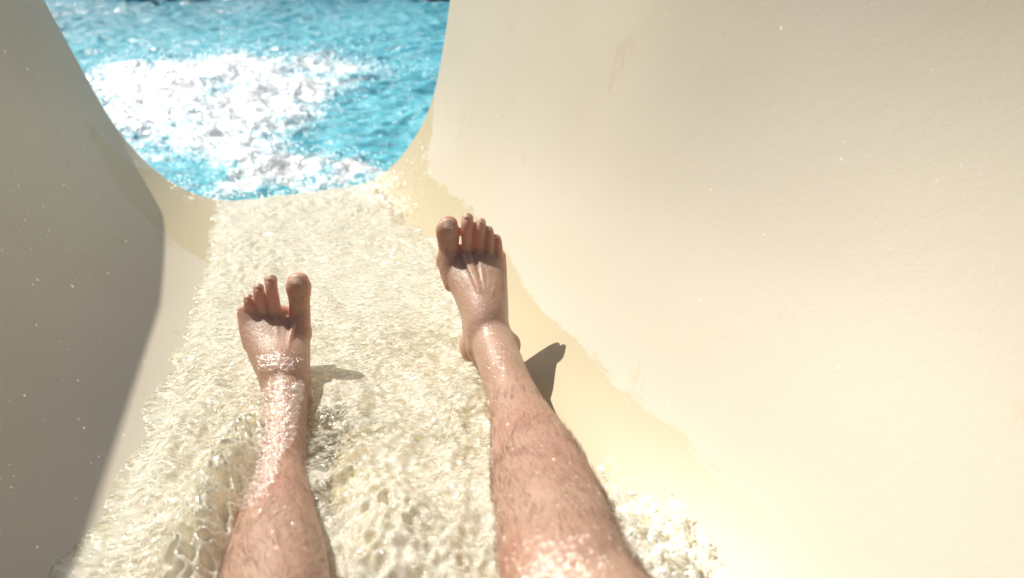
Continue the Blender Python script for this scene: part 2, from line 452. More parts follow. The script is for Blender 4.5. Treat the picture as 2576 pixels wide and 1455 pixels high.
def ball(c, r, sub=8, ax=None):
    """uv sphere/ellipsoid; r scalar or 3; ax 3x3 rows of axes"""
    r = np.ones(3) * r; ax = np.eye(3) if ax is None else np.array(ax)
    ph = np.linspace(0, math.pi, sub + 1)[1:-1]; th = np.arange(2 * sub) / (2 * sub) * 2 * math.pi
    V = [(math.sin(p) * math.cos(t), math.sin(p) * math.sin(t), math.cos(p)) for p in ph for t in th] + [(0, 0, 1), (0, 0, -1)]
    V = (np.array(V) * r) @ ax + np.array(c); m = 2 * sub; Q = []; T = []
    for i in range(sub - 2):
        for j in range(m): Q.append((i * m + j, (i + 1) * m + j, (i + 1) * m + (j + 1) % m, i * m + (j + 1) % m))
    a, b = len(V) - 2, len(V) - 1
    for j in range(m): T.append((a, j, (j + 1) % m)); T.append((b, (sub - 2) * m + (j + 1) % m, (sub - 2) * m + j))
    return V, Q, T

for i, sgn in ((0, -1), (nu - 1, 1)):          # rolled rims along the two top edges
    jj = np.linspace(0, len(s_in) - 1, 50).astype(int)
    ps = chan(XW_[i, jj] + sgn * 0.022, HW_[i, jj] + 0.004, SR[i, jj])
    child('rim', MB().add(sweep(ps, np.linspace(1, 0, 50) ** .25 * 0.020 + .004, np.linspace(1, 0, 50) ** .25 * 0.012 + .004, view=(0, 0, -1))).mesh('rim'), M_SLIDE, slide)
# supports under the channel
for s_ in (-0.9, 0.3, 1.2):
    p = chan(np.array([0.05]), np.array([-0.03]), np.array([s_]))[0]
    b = MB().add(box((0.05, p[1], p[2] - 0.02), (0.8, 0.06, 0.03)))
    for x in (-0.3, 0.4): b.add(box((x, p[1], (p[2] - 0.035 + 0.0) / 2 + -0.01), (0.05, 0.05, max(0.06, p[2] - 0.035 + 0.02))))
    child('support_frame', b.mesh('support_frame'), M_STEEL, slide)

# ------------------------------------------------------------------ pool
PZ = -0.055
ys = np.concatenate([np.linspace(1.75, 4.6, 420), np.linspace(4.61, 8.07, 270)])
xs = np.concatenate([np.linspace(-7, -2.62, 60), np.linspace(-2.6, 2.6, 560), np.linspace(2.62, 8, 60)])
Xg, Yg = np.meshgrid(xs, ys, indexing='ij')
def pool_of(x, y):
    d = ray(x, y); t = (PZ - CAM[2]) / d[2]; return CAM + t * d
wx = Xg + 0.12 * perlin(Xg * 1.3, Yg * 1.3, 5); wy = Yg + 0.12 * perlin(Xg * 1.3 + 9, Yg * 1.3, 6)
Z = 0.030 * perlin(wx * 1.1, wy * 2.0, 21) + 0.020 * perlin(wx * 2.6, wy * 4.6, 22)
rid = lambda v: 1 - np.abs(v) * 2
Z += 0.013 * rid(perlin(wx * 4.5, wy * 8, 23)) + 0.007 * perlin(wx * 10, wy * 16, 24) + 0.0028 * perlin(wx * 24, wy * 34, 25)
# white water: where the channel empties into the pool
def blob(px, py, rx, ry, ang=0.0):
    c = pool_of(px, py); dx, dy = Xg - c[0], Yg - c[1]
    ca, sa = math.cos(ang), math.sin(ang)
    return np.exp(-(((dx * ca + dy * sa) / rx) ** 2 + ((-dx * sa + dy * ca) / ry) ** 2))
foam = np.zeros_like(Xg)
for b_ in [(560, 300, .55, .55, 1.0), (430, 250, .50, .75, 1.0), (700, 215, .50, .65, 1.0), (640, 390, .22, .30, 1.0), (480, 200, .8, .6, 1.0),
           (760, 300, .30, .35, 1.0), (760, 420, .20, .25, 1.1), (880, 440, .12, .16, 1.1), (800, 180, .35, .5, .8), (400, 400, .16, .22, .55), (600, 465, .10, .10, .9), (780, 475, .10, .07, .9), (850, 462, .10, .08, 1.0), (700, 440, .22, .14, 1.0), (920, 445, .08, .08, 1.0),
           (300, 300, .3, .5, .5), (860, 230, .2, .4, .6)]:
    px, py, rx, ry, am = b_
    foam = np.maximum(foam, am * blob(px, py, rx, ry))
foam += 0.30 * fbm(Xg * 2.4, Yg * 2.4, 35, 4) * (foam > .02) * sstep(0, .35, foam)
foam -= 0.5 * blob(690, 490, .12, .035) + 0.7 * blob(850, 330, .17, .22) + 0.5 * blob(500, 470, .12, .10) + .5 * blob(960, 300, .2, .45)
foam += 0.10 * np.exp(-((Yg - 3.8) / 2.0) ** 2) * (rid(perlin(wx * 1.6, wy * 3.5, 33)))
foam = np.clip(foam, 0, 1.1)
Z += foam * (0.018 + 0.022 * fbm(Xg * 5, Yg * 5, 41, 5, 0.6) + 0.010 * rid(perlin(Xg * 13, Yg * 13, 47)))
Z *= np.clip((8.1 - Yg) / 0.5, 0.2, 1)
me = np_mesh('pool_water', np.stack([Xg, Yg, PZ + Z], -1).reshape(-1, 3), grid_quads(len(xs), len(ys)))
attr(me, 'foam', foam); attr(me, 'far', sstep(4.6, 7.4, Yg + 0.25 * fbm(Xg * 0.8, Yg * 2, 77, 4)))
pool = tag(obj('pool_water', me, M_POOL), 'turquoise pool water with sun glints and white churned foam', None, kind='structure')
del pool['label']
b = MB()
b.add(box((0.5, 4.9, -1.4), (15.6, 6.7, 0.2)))
bas = tag(obj('pool_floor', b.mesh('pool_floor'), M_BASIN), kind='structure')
b = MB().add(box((0.5, 8.35, -0.71), (16.4, 0.5, 1.40)))
far_wall = tag(obj('pool_wall', b.mesh('pool_wall'), M_TILE), 'dark blue tiled edge along the far side of the pool', 'pool wall')
b = MB().add(box((0.5, 1.40, -0.68), (16.4, 0.30, 1.24)))
near_wall = tag(obj('pool_wall', b.mesh('pool_wall'), M_TILE), 'blue tiled edge under the mouth of the slide', 'pool wall')
xs_ = np.linspace(-60, 60, 40)
def sheet(x0, x1, y0, y1, z, n=12):
    x = np.linspace(x0, x1, n); y = np.linspace(y0, y1, n); Xq, Yq = np.meshgrid(x, y, indexing='ij')
    return np.stack([Xq, Yq, np.full_like(Xq, z)], -1).reshape(-1, 3), grid_quads(n, n), []
b = MB().add(sheet(-60, 60, -60, 1.25, -0.03)).add(sheet(-60, 60, 8.61, 90, -0.014)).add(sheet(-60, -7, 1.25, 8.61, -0.03)).add(sheet(8, 60, 1.25, 8.61, -0.03))
tag(obj('pool_deck', b.mesh('pool_deck'), M_DECK), kind='structure')

# ------------------------------------------------------------------ water running down the channel
s_w = np.concatenate([np.arange(0.16, 1.25, 0.0026), np.arange(1.25, LIP - 0.012, 0.0034)])
x_w = np.arange(-0.335, 0.415, 0.0026)
Xw, Sw = np.meshgrid(x_w, s_w, indexing='ij')
level = np.interp(Sw, [0, .5, 1.0, 1.5, 1.9, 2.08, 2.2], [.044, .043, .038, .034, .030, .022, .012])
u1 = Xw + 0.02 * perlin(Xw * 9, Sw * 7, 51); v1 = Sw + 0.03 * perlin(Xw * 9 + 4, Sw * 7, 52)
near = sstep(1.25, 0.55, Sw)
patch = 0.35 + 0.95 * sstep(-.35, .45, fbm(u1 * 5, v1 * 3.2, 57, 2)); streak = fbm(u1 * 20, v1 * 3.0, 58, 3)
W = (0.0045 + 0.004 * near) * fbm(u1 * 13, v1 * 9, 61, 2) + patch * (0.0032 + 0.0014 * near) * (rid(perlin(u1 * 26, v1 * 19, 62)) - .6) \
    + patch * (0.0014 + 0.0010 * near) * (rid(perlin(u1 * 58, v1 * 44, 63)) - .6) + 0.0006 * perlin(u1 * 110, v1 * 90, 64)
def chan_of(x, y, lvl=0.04):
    d = ray(x, y); t = -(N @ (CAM - O) - lvl) / (N @ d); w = CAM + t * d - O; return w[0], w @ A
hump = np.zeros_like(Xw); fo = np.zeros_like(Xw)
def add_hump(x, y, r, h, f=0.3, st=1.3, lvl=0.05):
    global hump, fo
    cx, cs = chan_of(x, y, lvl); e = np.exp(-(((Xw - cx) / r) ** 2 + ((Sw - cs) / (r * st)) ** 2)); hump += h * e; fo = np.maximum(fo, f * e)
for a_ in [(640, 1075, .024, .018, .3), (605, 1110, .028, .022, .35), (600, 1170, .030, .024, .4), (560, 1230, .028, .022, .4), (545, 1290, .026, .022, .4),
           (520, 1350, .028, .020, .35), (480, 1400, .026, .018, .3), (450, 1450, .026, .016, .3),
           (880, 1150, .03, .010, .0), (940, 1250, .035, .012, .0), (1010, 1330, .03, .012, .05), (900, 1400, .03, .010, .0), (1150, 1400, .03, .010, .15),
           (950, 470, .03, .022, .5), (985, 480, .03, .022, .4), (900, 520, .035, .014, .4), (1000, 520, .03, .014, .3)]:
    add_hump(*a_)
W += hump * (1 + 0.55 * (rid(perlin(Xw * 70, Sw * 60, 71)) - .3))
shade_pit = np.zeros_like(Xw)
for (x, y, r_) in [(800, 1060, .035), (810, 1130, .03), (880, 1080, .03), (830, 1250, .02), (1340, 880, .03)]:
    cx, cs = chan_of(x, y); shade_pit += np.exp(-(((Xw - cx) / r_) ** 2 + ((Sw - cs) / (r_ * 1.3)) ** 2))
W -= 0.006 * np.clip(shade_pit, 0, 1)
Hp = prof(Xw)
depth = level - Hp
Hw = level + W * sstep(0.0, 0.016, depth + 0.006)
edge_r = np.interp(Sw, [0, .3, .42, .52, .7, .82, .92, 1.0, 1.4, 1.6, 2.2], [.31, .31, .29, .265, .265, .29, .325, .335, .330, .30, .30]) + 0.012 * fbm(Sw * 12, Sw * 3, 81, 3); edge_l = np.interp(Sw, [0, .53, .62, .77, .92, 1.02, 1.35, 1.57, 2.2], [-.270, -.254, -.240, -.226, -.216, -.207, -.190, -.185, -.190]) + 0.010 * fbm(Sw * 14, Sw * 2, 82, 3)
inside = np.minimum(edge_r - Xw, Xw - edge_l)
Hw = np.where(inside > 0.006, np.maximum(Hw, Hp + 0.0012 + 0.004 * sstep(0, .02, inside)), Hp - 0.004)
tp = sstep(0.0, 0.045, inside); Hw = np.where(inside > 0, Hp + 0.0010 + (Hw - Hp - 0.0010) * (0.12 + 0.88 * tp), Hw)
foamw = 0.42 + 0.16 * np.clip(streak, -1, 1) + 0.12 * (patch - .8) + 0.34 * sstep(0.7, 1.3, Sw) + 0.20 * np.clip(fbm(u1 * 6, v1 * 5, 91, 3), -1, 1) + fo + 0.25 * sstep(.05, .0, inside) * sstep(1.0, .6, Sw) + 0.45 * sstep(1.85, 2.12, Sw)
foamw -= 0.55 * np.clip(shade_pit, 0, 1)  # foam thinned here: darker colour painted where foot and leg shadows fall
# fall over the lip into the pool
VW = chan(Xw, Hw, Sw)
ns = len(s_w)
Xe, He = Xw[:, -1], Hw[:, -1]
extra = []
for k in range(1, 14):
    a_ = k / 13; p = chan(Xe, np.maximum(He, prof(Xe) + .002), np.full_like(Xe, LIP - 0.012 + 0.10 * a_))
    p[:, 2] -= 0.075 * a_ ** 1.6; p[:, 2] += 0.006 * a_ * perlin(Xe * 40, np.full_like(Xe, k * .4), 95); extra.append(p[:, None])
wetcols = (Xe > -.20) & (Xe < .34)
VW2 = np.concatenate([VW] + extra, axis=1)
nvw = VW2.shape[1]
qs = grid_quads(len(x_w), nvw)
ins = (inside > 0.0)
ins2 = np.concatenate([ins, np.repeat(wetcols[:, None], 13, 1)], axis=1).reshape(-1)
qs = qs[ins2[qs].any(1)]
me = np_mesh('slide_water', VW2.reshape(-1, 3), qs)
foamw2 = np.concatenate([foamw] + [foamw[:, -1:] + 0.2] * 13, axis=1)
attr(me, 'foam', np.clip(foamw2 * np.concatenate([.1 + .9 * sstep(0, .022, inside)] + [np.ones((len(x_w), 1))] * 13, 1), 0, 1))
tag(obj('slide_water', me, M_CHAN), kind='structure')

def surf_pt(x, y, lift=0.0):
    d = ray(x, y); t = np.arange(.2, 4, .001)[:, None]; w = CAM + t * d - O
    k = np.argmax(w @ N < prof(w[:, 0])); return CAM + t[k, 0] * d + N * lift

def drops_mesh(centres, radii, sub=3, squash=None, normals=None):
    n = len(centres); V0, Q0, T0 = ball((0, 0, 0), 1.0, sub); Q0 = np.array(Q0); T0 = np.array(T0)
    R = np.asarray(radii)[:, None, None]
    V = V0[None] * R
    if squash is not None: V = V * np.asarray(squash)[:, None, :]
    V = V + np.asarray(centres)[:, None]
    idx = (np.arange(n) * len(V0))[:, None, None]
    return V.reshape(-1, 3), (Q0[None] + idx).reshape(-1, 4), (T0[None] + idx).reshape(-1, 3)

# flying drops over the plunge, with more added on open water as sun glints
k_ = 9000
pr = (foam.ravel() ** 1.2 + 0.035 * (Yg.ravel() < 5.5) * (np.abs(Xg.ravel()) < 2.2)); pr /= pr.sum(); ix = rng.choice(len(pr), k_, p=pr)
c = np.stack([Xg.ravel()[ix] + rng.normal(0, .05, k_), Yg.ravel()[ix] + rng.normal(0, .05, k_), PZ + Z.ravel()[ix] + rng.exponential(.03, k_) * foam.ravel()[ix] + .001], -1)
rd = 0.0018 + rng.exponential(0.0014, k_)
c = c[(c[:, 1] > 2.25)]; rd = rd[:len(c)]
tag(obj('pool_spray', np_mesh('pool_spray', *drops_mesh(c, rd)), M_DROP), 'white spray leaping where the slide empties into the pool, and drops added as glints beyond it', 'spray', kind='stuff')

# ------------------------------------------------------------------ the rider's body (one skin)
def st(rows):
    """rows (px, py, depth, half width px, half thickness m)"""
    r = np.array(rows, float); P = np.array([pt(a, b_, c_) for a, b_, c_ in r[:, :3]])
    # resample smoothly
    n = len(r); t = np.arange(n); tt = np.linspace(0, n - 1, (n - 1) * 4 + 1)
    def cr_(v):
        v = np.asarray(v, float); out = []
        for q_ in tt:
            i = min(int(q_), n - 2); f_ = q_ - i
            p0, p1, p2, p3 = v[max(i - 1, 0)], v[i], v[i + 1], v[min(i + 2, n - 1)]
            out.append(0.5 * ((2 * p1) + (-p0 + p2) * f_ + (2 * p0 - 5 * p1 + 4 * p2 - p3) * f_ ** 2 + (-p0 + 3 * p1 - 3 * p2 + p3) * f_ ** 3))
        return np.array(out)
    return cr_(P), cr_(r[:, 3] * K / F * r[:, 2]), cr_(r[:, 4])

def wpt(v): return np.array(v, float)
body = MB()
# --- left leg: hip -> knee -> ankle
L_leg = [(692, 1600, .545, 150, .055), (690, 1530, .58, 142, .056), (692, 1455, .62, 132, .055), (694, 1400, .65, 119, .054), (697, 1310, .71, 94, .048),
         (704, 1210, .785, 68, .040), (711, 1130, .84, 57, .036), (716, 1060, .89, 54, .036), (719, 1000, .930, 56, .038), (716, 955, .962, 54, .036), (708, 915, .985, 50, .024)]
R_leg = [(1434, 1500, .545, 172, .056), (1424, 1450, .57, 166, .057), (1404, 1380, .61, 156, .056), (1388, 1300, .655, 143, .053), (1350, 1170, .74, 117, .050),
         (1320, 1080, .80, 86, .043), (1290, 1000, .855, 65, .038), (1264, 930, .90, 58, .036), (1242, 870, .945, 55, .037), (1226, 815, .978, 52, .034), (1214, 765, 1.002, 50, .022)]
for L in (L_leg, R_leg):
    body.add(sweep(*st(L), seg=28))
# --- feet bodies
L_foot = [(722, 1030, .945, 60, .036), (723, 985, .945, 60, .042), (713, 930, .950, 66, .040), (704, 885, .955, 75, .031), (697, 845, .957, 81, .023), (692, 805, .958, 86, .016), (694, 785, .958, 82, .012)]
R_foot = [(1240, 885, .965, 60, .036), (1224, 835, .965, 57, .042), (1219, 790, .970, 61, .039), (1209, 735, .975, 69, .031), (1198, 690, .978, 79, .023), (1189, 650, .979, 84, .016), (1188, 632, .979, 80, .012)]
def tilt(x, y, d):                    # the instep leans away from the camera, the toes bend back up
    y0, y1, y2 = (970, 800, 690) if x < 1000 else (815, 650, 545)
    return d + (0.050 * (y0 - y) / (y0 - y1) if y > y1 else 0.050 + 0.004 * (y1 - y) / (y1 - y2)) if y < y0 else d
for L in (L_foot, R_foot): body.add(sweep(*st([(a_, b_, tilt(a_, b_, c_), d_, e_) for a_, b_, c_, d_, e_ in L]), seg=28))
# heels and ankle bones
ax = np.array([cr, cu, cf])
body.add(ball(pt(724, 1015, 1.005), (.031, .030, .034), 10, ax))
body.add(ball(pt(722, 960, .985), (.032, .04, .03), 10, ax))
body.add(ball(pt(1203, 868, 1.035), (.030, .034, .036), 10, ax))
body.add(ball(pt(1212, 810, 1.01), (.031, .045, .032), 10, ax))
body.add(ball(pt(767, 1000, .935), (.012, .018, .018), 8, ax)); body.add(ball(pt(675, 1002, .945), (.012, .016, .016), 8, ax))
body.add(ball(pt(1195, 872, .955), (.014, .020, .018), 8, ax)); body.add(ball(pt(1290, 868, .955), (.012, .018, .016), 8, ax))
# toes: (px, py, depth, hw px, half thickness)
def toe(rows, seg=16):
    y0, y1 = (960, 800) if rows[0][0] < 1000 else (800, 650)
    rows = [(a_, b_, tilt(a_, b_, c_), d_, e_) for a_, b_, c_, d_, e_ in rows]
    toe_(rows, seg)
def toe_(rows, seg=16): body.add(sweep(*st(rows), seg=seg))
toeL = {
 'big': [(745, 880, .962, 22, .012), (751, 835, .955, 29, .0145), (754, 790, .948, 26.5, .013), (753, 755, .942, 26.5, .0125), (751, 722, .938, 32, .0135), (750, 705, .940, 27, .012)],
 '2': [(697, 830, .955, 16, .009), (692, 790, .948, 17, .009), (688, 757, .940, 15.5, .0085), (683, 727, .934, 15.5, .0085), (681, 703, .937, 16.5, .0082)],
 '3': [(671, 840, .957, 15, .009), (665, 800, .950, 15, .009), (659, 770, .942, 14.5, .0085), (652, 742, .937, 15, .0085), (650, 724, .940, 14, .0078)],
 '4': [(649, 850, .960, 14, .009), (641, 815, .953, 14, .009), (634, 785, .945, 14, .0085), (627, 762, .941, 14, .0085), (625, 750, .943, 12.5, .0075)],
 '5': [(628, 870, .964, 16, .010), (619, 838, .958, 15.5, .009), (612, 808, .951, 13.5, .0088), (608, 789, .948, 11.5, .008), (608, 780, .949, 10.5, .007)]}
toeR = {
 'big': [(1140, 715, .985, 24, .012), (1130, 665, .978, 29, .0150), (1128, 628, .972, 26, .013), (1127, 605, .966, 28, .0130), (1126, 578, .960, 31, .0135), (1128, 562, .962, 24, .012)],
 '2': [(1180, 680, .978, 15, .009), (1177, 640, .972, 15.5, .009), (1175.5, 600, .963, 15.5, .0088), (1175, 570, .957, 16.5, .0086), (1175.5, 548, .960, 15.5, .0080)],
 '3': [(1208, 690, .978, 14, .009), (1207, 650, .973, 14, .009), (1207, 612, .965, 14, .0088), (1207.5, 580, .959, 14.5, .0085), (1209, 560, .962, 13.5, .0078)],
 '4': [(1232, 700, .980, 13, .009), (1231, 665, .975, 13, .009), (1232, 625, .967, 12.5, .0088), (1232, 598, .963, 12, .0085), (1230, 580, .965, 11, .0076)],
 '5': [(1253, 715, .984, 16, .010), (1255, 680, .979, 15.5, .009), (1254, 640, .971, 12.5, .0088), (1252, 612, .968, 11, .008), (1250, 600, .969, 10, .007)]}
for d in (toeL, toeR):
    for k in d: toe(d[k])
# tendons and metatarsal ridges fanning from the ankle to each toe, just under the skin
def tendon(rows, r): 
    P, w, t = st([(a_, b_, tilt(a_, b_, c_), 1, r) for a_, b_, c_ in rows]); body.add(sweep(P, r, r, seg=8))
for tx0, ty0 in ((1166, 640), (1178, 640), (1207, 650), (1231, 665), (1253, 680)):
    tendon([(tx0, ty0, .9620), (tx0 * .62 + 1222 * .38, ty0 * .62 + 770 * .38, .9455), (tx0 * .35 + 1226 * .65, ty0 * .35 + 790 * .65, .9330), (1226, 805, .940)], .0036)
for tx0, ty0 in ((742, 800), (692, 800), (665, 805), (641, 818), (621, 835)):
    tendon([(tx0, ty0, .9420), (tx0 * .62 + 708 * .38, ty0 * .62 + 930 * .38, .9285), (tx0 * .35 + 712 * .65, ty0 * .35 + 940 * .65, .9160), (714, 955, .925)], .0033)
body.add(ball(pt(1117, 655, 1.028), (.013, .018, .015), 8, ax))      # bunion joints
body.add(ball(pt(764, 838, .998), (.012, .018, .015), 8, ax))
# knees, shins
body.add(ball(pt(1385, 1395, .575), (.031, .036, .030), 12, ax))
body.add(ball(pt(1350, 1290, .625), (.018, .030, .020), 8, ax))
body.add(ball(pt(695, 1590, .53), (.031, .036, .030), 12, ax))
P, w, t = st([(1372, 1330, .620, 10, 1), (1330, 1180, .708, 10, 1), (1292, 1060, .79, 9, 1), (1256, 940, .870, 9, 1)]); body.add(sweep(P, .014, .012, seg=10))
# calf muscle bulging on the outside
body.add(ball(pt(1335, 1200, .785), (.026, .075, .030), 12, ax)); body.add(ball(pt(695, 1390, .71), (.024, .07, .034), 12, ax))
# thighs, hips and trunk continue back under the camera
UPV = (0, 0, -1)
kL, kR = pt(692, 1590, .56), pt(1434, 1495, .56)
body.add(sweep([kL, kL * .6 + wpt((-.06, -.1, .47)) * .4, kL * .25 + wpt((-.06, -.1, .47)) * .75, (-.055, -.13, .47)], [.058, .068, .080, .088], [.056, .066, .075, .08], seg=28, view=UPV))
body.add(sweep([kR, kR * .6 + wpt((.16, -.1, .47)) * .4, kR * .25 + wpt((.16, -.1, .47)) * .75, (.155, -.13, .47)], [.058, .068, .080, .088], [.056, .066, .075, .08], seg=28, view=UPV))
body.add(sweep([(.05, -.10, .475), (.05, -.20, .50), (.05, -.32, .55), (.05, -.44, .62), (.05, -.55, .70), (.05, -.62, .76)], [.165, .165, .150, .165, .18, .14], [.09, .10, .095, .105, .10, .07], seg=28, view=UPV))
body.add(sweep([(.05, -.60, .74), (.05, -.66, .83), (.05, -.67, .90)], [.055, .052, .055], [.055, .052, .055], seg=16, view=(0, 1, 0)))
body.add(ball((.05, -.655, .965), (.075, .095, .115), 12)); body.add(ball((.05, -.60, .90), (.055, .055, .04), 10)); body.add(ball((.05, -.553, .955), (.012, .016, .022), 6))
for sx in (-1, 1):                                        # ears, arms reaching down to the channel floor, hands with fingers
    body.add(ball((.05 + sx * .078, -.66, .96), (.010, .022, .032), 6))
    sh, el, wr_ = wpt((.05 + sx * .17, -.58, .74)), wpt((.05 + sx * .27, -.48, .53)), wpt((.05 + sx * .245, -.30, .44))
    body.add(sweep([sh, sh * .5 + el * .5, el], [.050, .045, .040], [.05, .045, .040], seg=14, view=(0, 1, .3)))
    body.add(sweep([el, el * .5 + wr_ * .5, wr_], [.040, .036, .027], [.04, .034, .022], seg=14, view=(0, 0, 1)))
    hd = wr_ + wpt((0, .075, -.015)); body.add(sweep([wr_, wr_ + (hd - wr_) * .6, hd], [.028, .040, .038], [.020, .016, .012], seg=12, view=(0, 0, 1)))
    for k, (dx, ln) in enumerate(((-.030, .060), (-.010, .072), (.010, .068), (.029, .052))):
        p0 = hd + wpt((dx * sx, -.012, .002)); body.add(sweep([p0, p0 + wpt((dx * .2 * sx, ln * .55, .004)), p0 + wpt((dx * .3 * sx, ln, -.006))], [.009, .0085, .0075], [.009, .0085, .007], seg=8, view=(0, 0, 1)))
    p0 = wr_ + wpt((-sx * .025, .02, 0)); body.add(sweep([p0, p0 + wpt((-sx * .025, .025, 0)), p0 + wpt((-sx * .032, .052, -.006))], [.012, .010, .009], [.012, .010, .008], seg=8, view=(0, 0, 1)))

def remesh(me, voxel, smooth_it, factor=0.5):
    o = bpy.data.objects.new('tmp', me); COL.objects.link(o)
    m1 = o.modifiers.new('r', 'REMESH'); m1.mode = 'VOXEL'; m1.voxel_size = voxel; m1.use_smooth_shade = True
    m2 = o.modifiers.new('s', 'SMOOTH'); m2.factor = factor; m2.iterations = smooth_it
    dg = bpy.context.evaluated_depsgraph_get(); dg.update()
    r = bpy.data.meshes.new_from_object(o.evaluated_get(dg))
    bpy.data.objects.remove(o); return r
skin_me = remesh(body.mesh('b'), 0.0015, 5)
def relax(me, wfun, its):
    n = len(me.vertices); c = np.zeros(n * 3, np.float32); me.vertices.foreach_get('co', c); c = c.reshape(-1, 3).astype(float)
    e = np.zeros(len(me.edges) * 2, np.int32); me.edges.foreach_get('vertices', e); e = e.reshape(-1, 2)
    deg = np.bincount(e.ravel(), minlength=n)[:, None].astype(float); w = wfun(c)[:, None]
    for _ in range(its):
        acc = np.stack([np.bincount(e[:, 0], c[e[:, 1], k], n) + np.bincount(e[:, 1], c[e[:, 0], k], n) for k in range(3)], -1)
        c += w * 0.6 * (acc / deg - c)
    me.vertices.foreach_set('co', c.astype(np.float32).ravel()); me.update()
def screen(c):
    rel = c - CAM; dd = np.maximum(rel @ cf, 1e-3); return (rel @ cr) / dd * F / K + 512 / K, -(rel @ cu) / dd * F / K + 289 / K
def wjoint(c):                         # melt ankle and instep together, leave toes crisp
    x, y = screen(c); r_ = x > 1000
    return np.where(r_, sstep(745, 815, y), sstep(895, 960, y))
relax(skin_me, wjoint, 40)
skin_me.name = 'person_body'
co = np.zeros(len(skin_me.vertices) * 3, np.float32); skin_me.vertices.foreach_get('co', co); co = co.reshape(-1, 3)
# photo-side coordinates of each vertex, used to place ruddy patches of skin
def red_at(px, py, d, r): 
    c_ = pt(px, py, d); return np.exp(-(np.linalg.norm(co - c_, axis=1) / r) ** 2)
red = np.zeros(len(co))
for a_ in [(1380, 1440, .55, .030, .7), (1480, 1385, .57, .028, .9), (1300, 1430, .56, .026, .9), (1400, 1180, .68, .05, .5), (1300, 1080, .75, .05, .45), (690, 1250, .70, .05, .45), (760, 1300, .70, .05, .3),
           (690, 1130, .80, .03, .4), (1205, 740, .93, .02, .5), (1180, 700, .95, .015, .35), (700, 870, .92, .02, .4), (1150, 680, .96, .012, .3)]:
    red = np.maximum(red, a_[4] * red_at(*a_[:4]))
for d in (toeL, toeR):
    for k in d: 
        r0 = d[k][-1]; red = np.maximum(red, .25 * red_at(r0[0], r0[1], r0[2], .012))
attr(skin_me, 'red', red)
person = bpy.data.objects.new('person', None); COL.objects.link(person); person.location = (0.05, -0.1, 0.36)
tag(person, 'barefoot person with bare wet legs stretched out, sliding feet first down the cream channel', 'person')
bo = child('body', skin_me, M_SKIN, person)

# toenails: small curved plates let into the toe tips
def nail(px, py, w, l, lift):
    hs = [hit(px + a_ * w / .00055 * .5, py + b_ * l / .00055 * .5) for a_ in (-1, 0, 1) for b_ in (-1, 0, 1)]
    hs = [h for h in hs if h[0] is not None and (h[0] - Vector(CAM)).length < 1.15]
    if not hs: return
    fz = np.mean([np.array(h[1]) for h in hs], axis=0); fz /= np.linalg.norm(fz)
    h = hit(px, py); c_ = (np.array(h[0]) if h[0] is not None else np.mean([np.array(q[0]) for q in hs], axis=0)) + fz * lift
    n_ = 9; u = np.linspace(-1, 1, n_); v = np.linspace(-1, 1, n_); U, Vv = np.meshgrid(u, v, indexing='ij')
    fy = cu - fz * (cu @ fz); fy /= np.linalg.norm(fy); fx = np.cross(fy, fz)
    sq = 1 - 0.22 * np.clip(-Vv, 0, 1) ** 3 * np.abs(U) ** 0 
    rr = np.clip(U ** 4 + np.clip(-Vv, 0, 1) ** 4, 0, None)
    Pn = c_ + (U * w * sq)[..., None] * fx + (Vv * l * (1 - .12 * U ** 2 * np.sign(Vv)))[..., None] * fy + (-(0.42 * w) * U ** 2 - 0.0005 * rr)[..., None] * fz
    top = Pn.reshape(-1, 3); bot = (Pn - 0.0012 * fz).reshape(-1, 3)
    Q1 = grid_quads(n_, n_); Vn = np.concatenate([top, bot]); Q2 = Q1[:, ::-1] + len(top); ed = []
    B = [(i, 0) for i in range(n_)] + [(n_ - 1, j) for j in range(1, n_)] + [(i, n_ - 1) for i in range(n_ - 2, -1, -1)] + [(0, j) for j in range(n_ - 2, 0, -1)]
    B = [i * n_ + j for i, j in B]
    for k in range(len(B)): a0, a1 = B[k], B[(k + 1) % len(B)]; ed.append((a0, a0 + len(top), a1 + len(top), a1))
    child('toenail', np_mesh('toenail', Vn, np.concatenate([Q1, Q2, ed])), M_NAIL, person)
NAILS = [(748, 703, .9235, .0092, .0075, .45), (680, 697, .9280, .0058, .0045, .5), (649, 718, .9315, .0050, .004, .5), (623, 745, .9345, .0045, .0036, .5), (605, 775, .9410, .0035, .003, .6),
         (1127, 563, .9475, .0095, .0075, .45), (1175, 542, .9515, .0058, .0045, .5), (1210, 556, .9540, .0050, .004, .5), (1229, 574, .9565, .0042, .0036, .5), (1249, 594, .9615, .0035, .003, .6)]
# seat every nail on the real skin surface along its sight line
from mathutils.bvhtree import BVHTree
dg = bpy.context.evaluated_depsgraph_get(); dg.update()
bvh = BVHTree.FromPolygons([tuple(v) for v in co], [tuple(p.vertices) for p in skin_me.polygons])
def hit(px, py):
    d = Vector(ray(px, py)).normalized(); h = bvh.ray_cast(Vector(CAM), d); return h
for (px, py, d, w, l, tl_) in NAILS: nail(px, py, w, l, .0010)

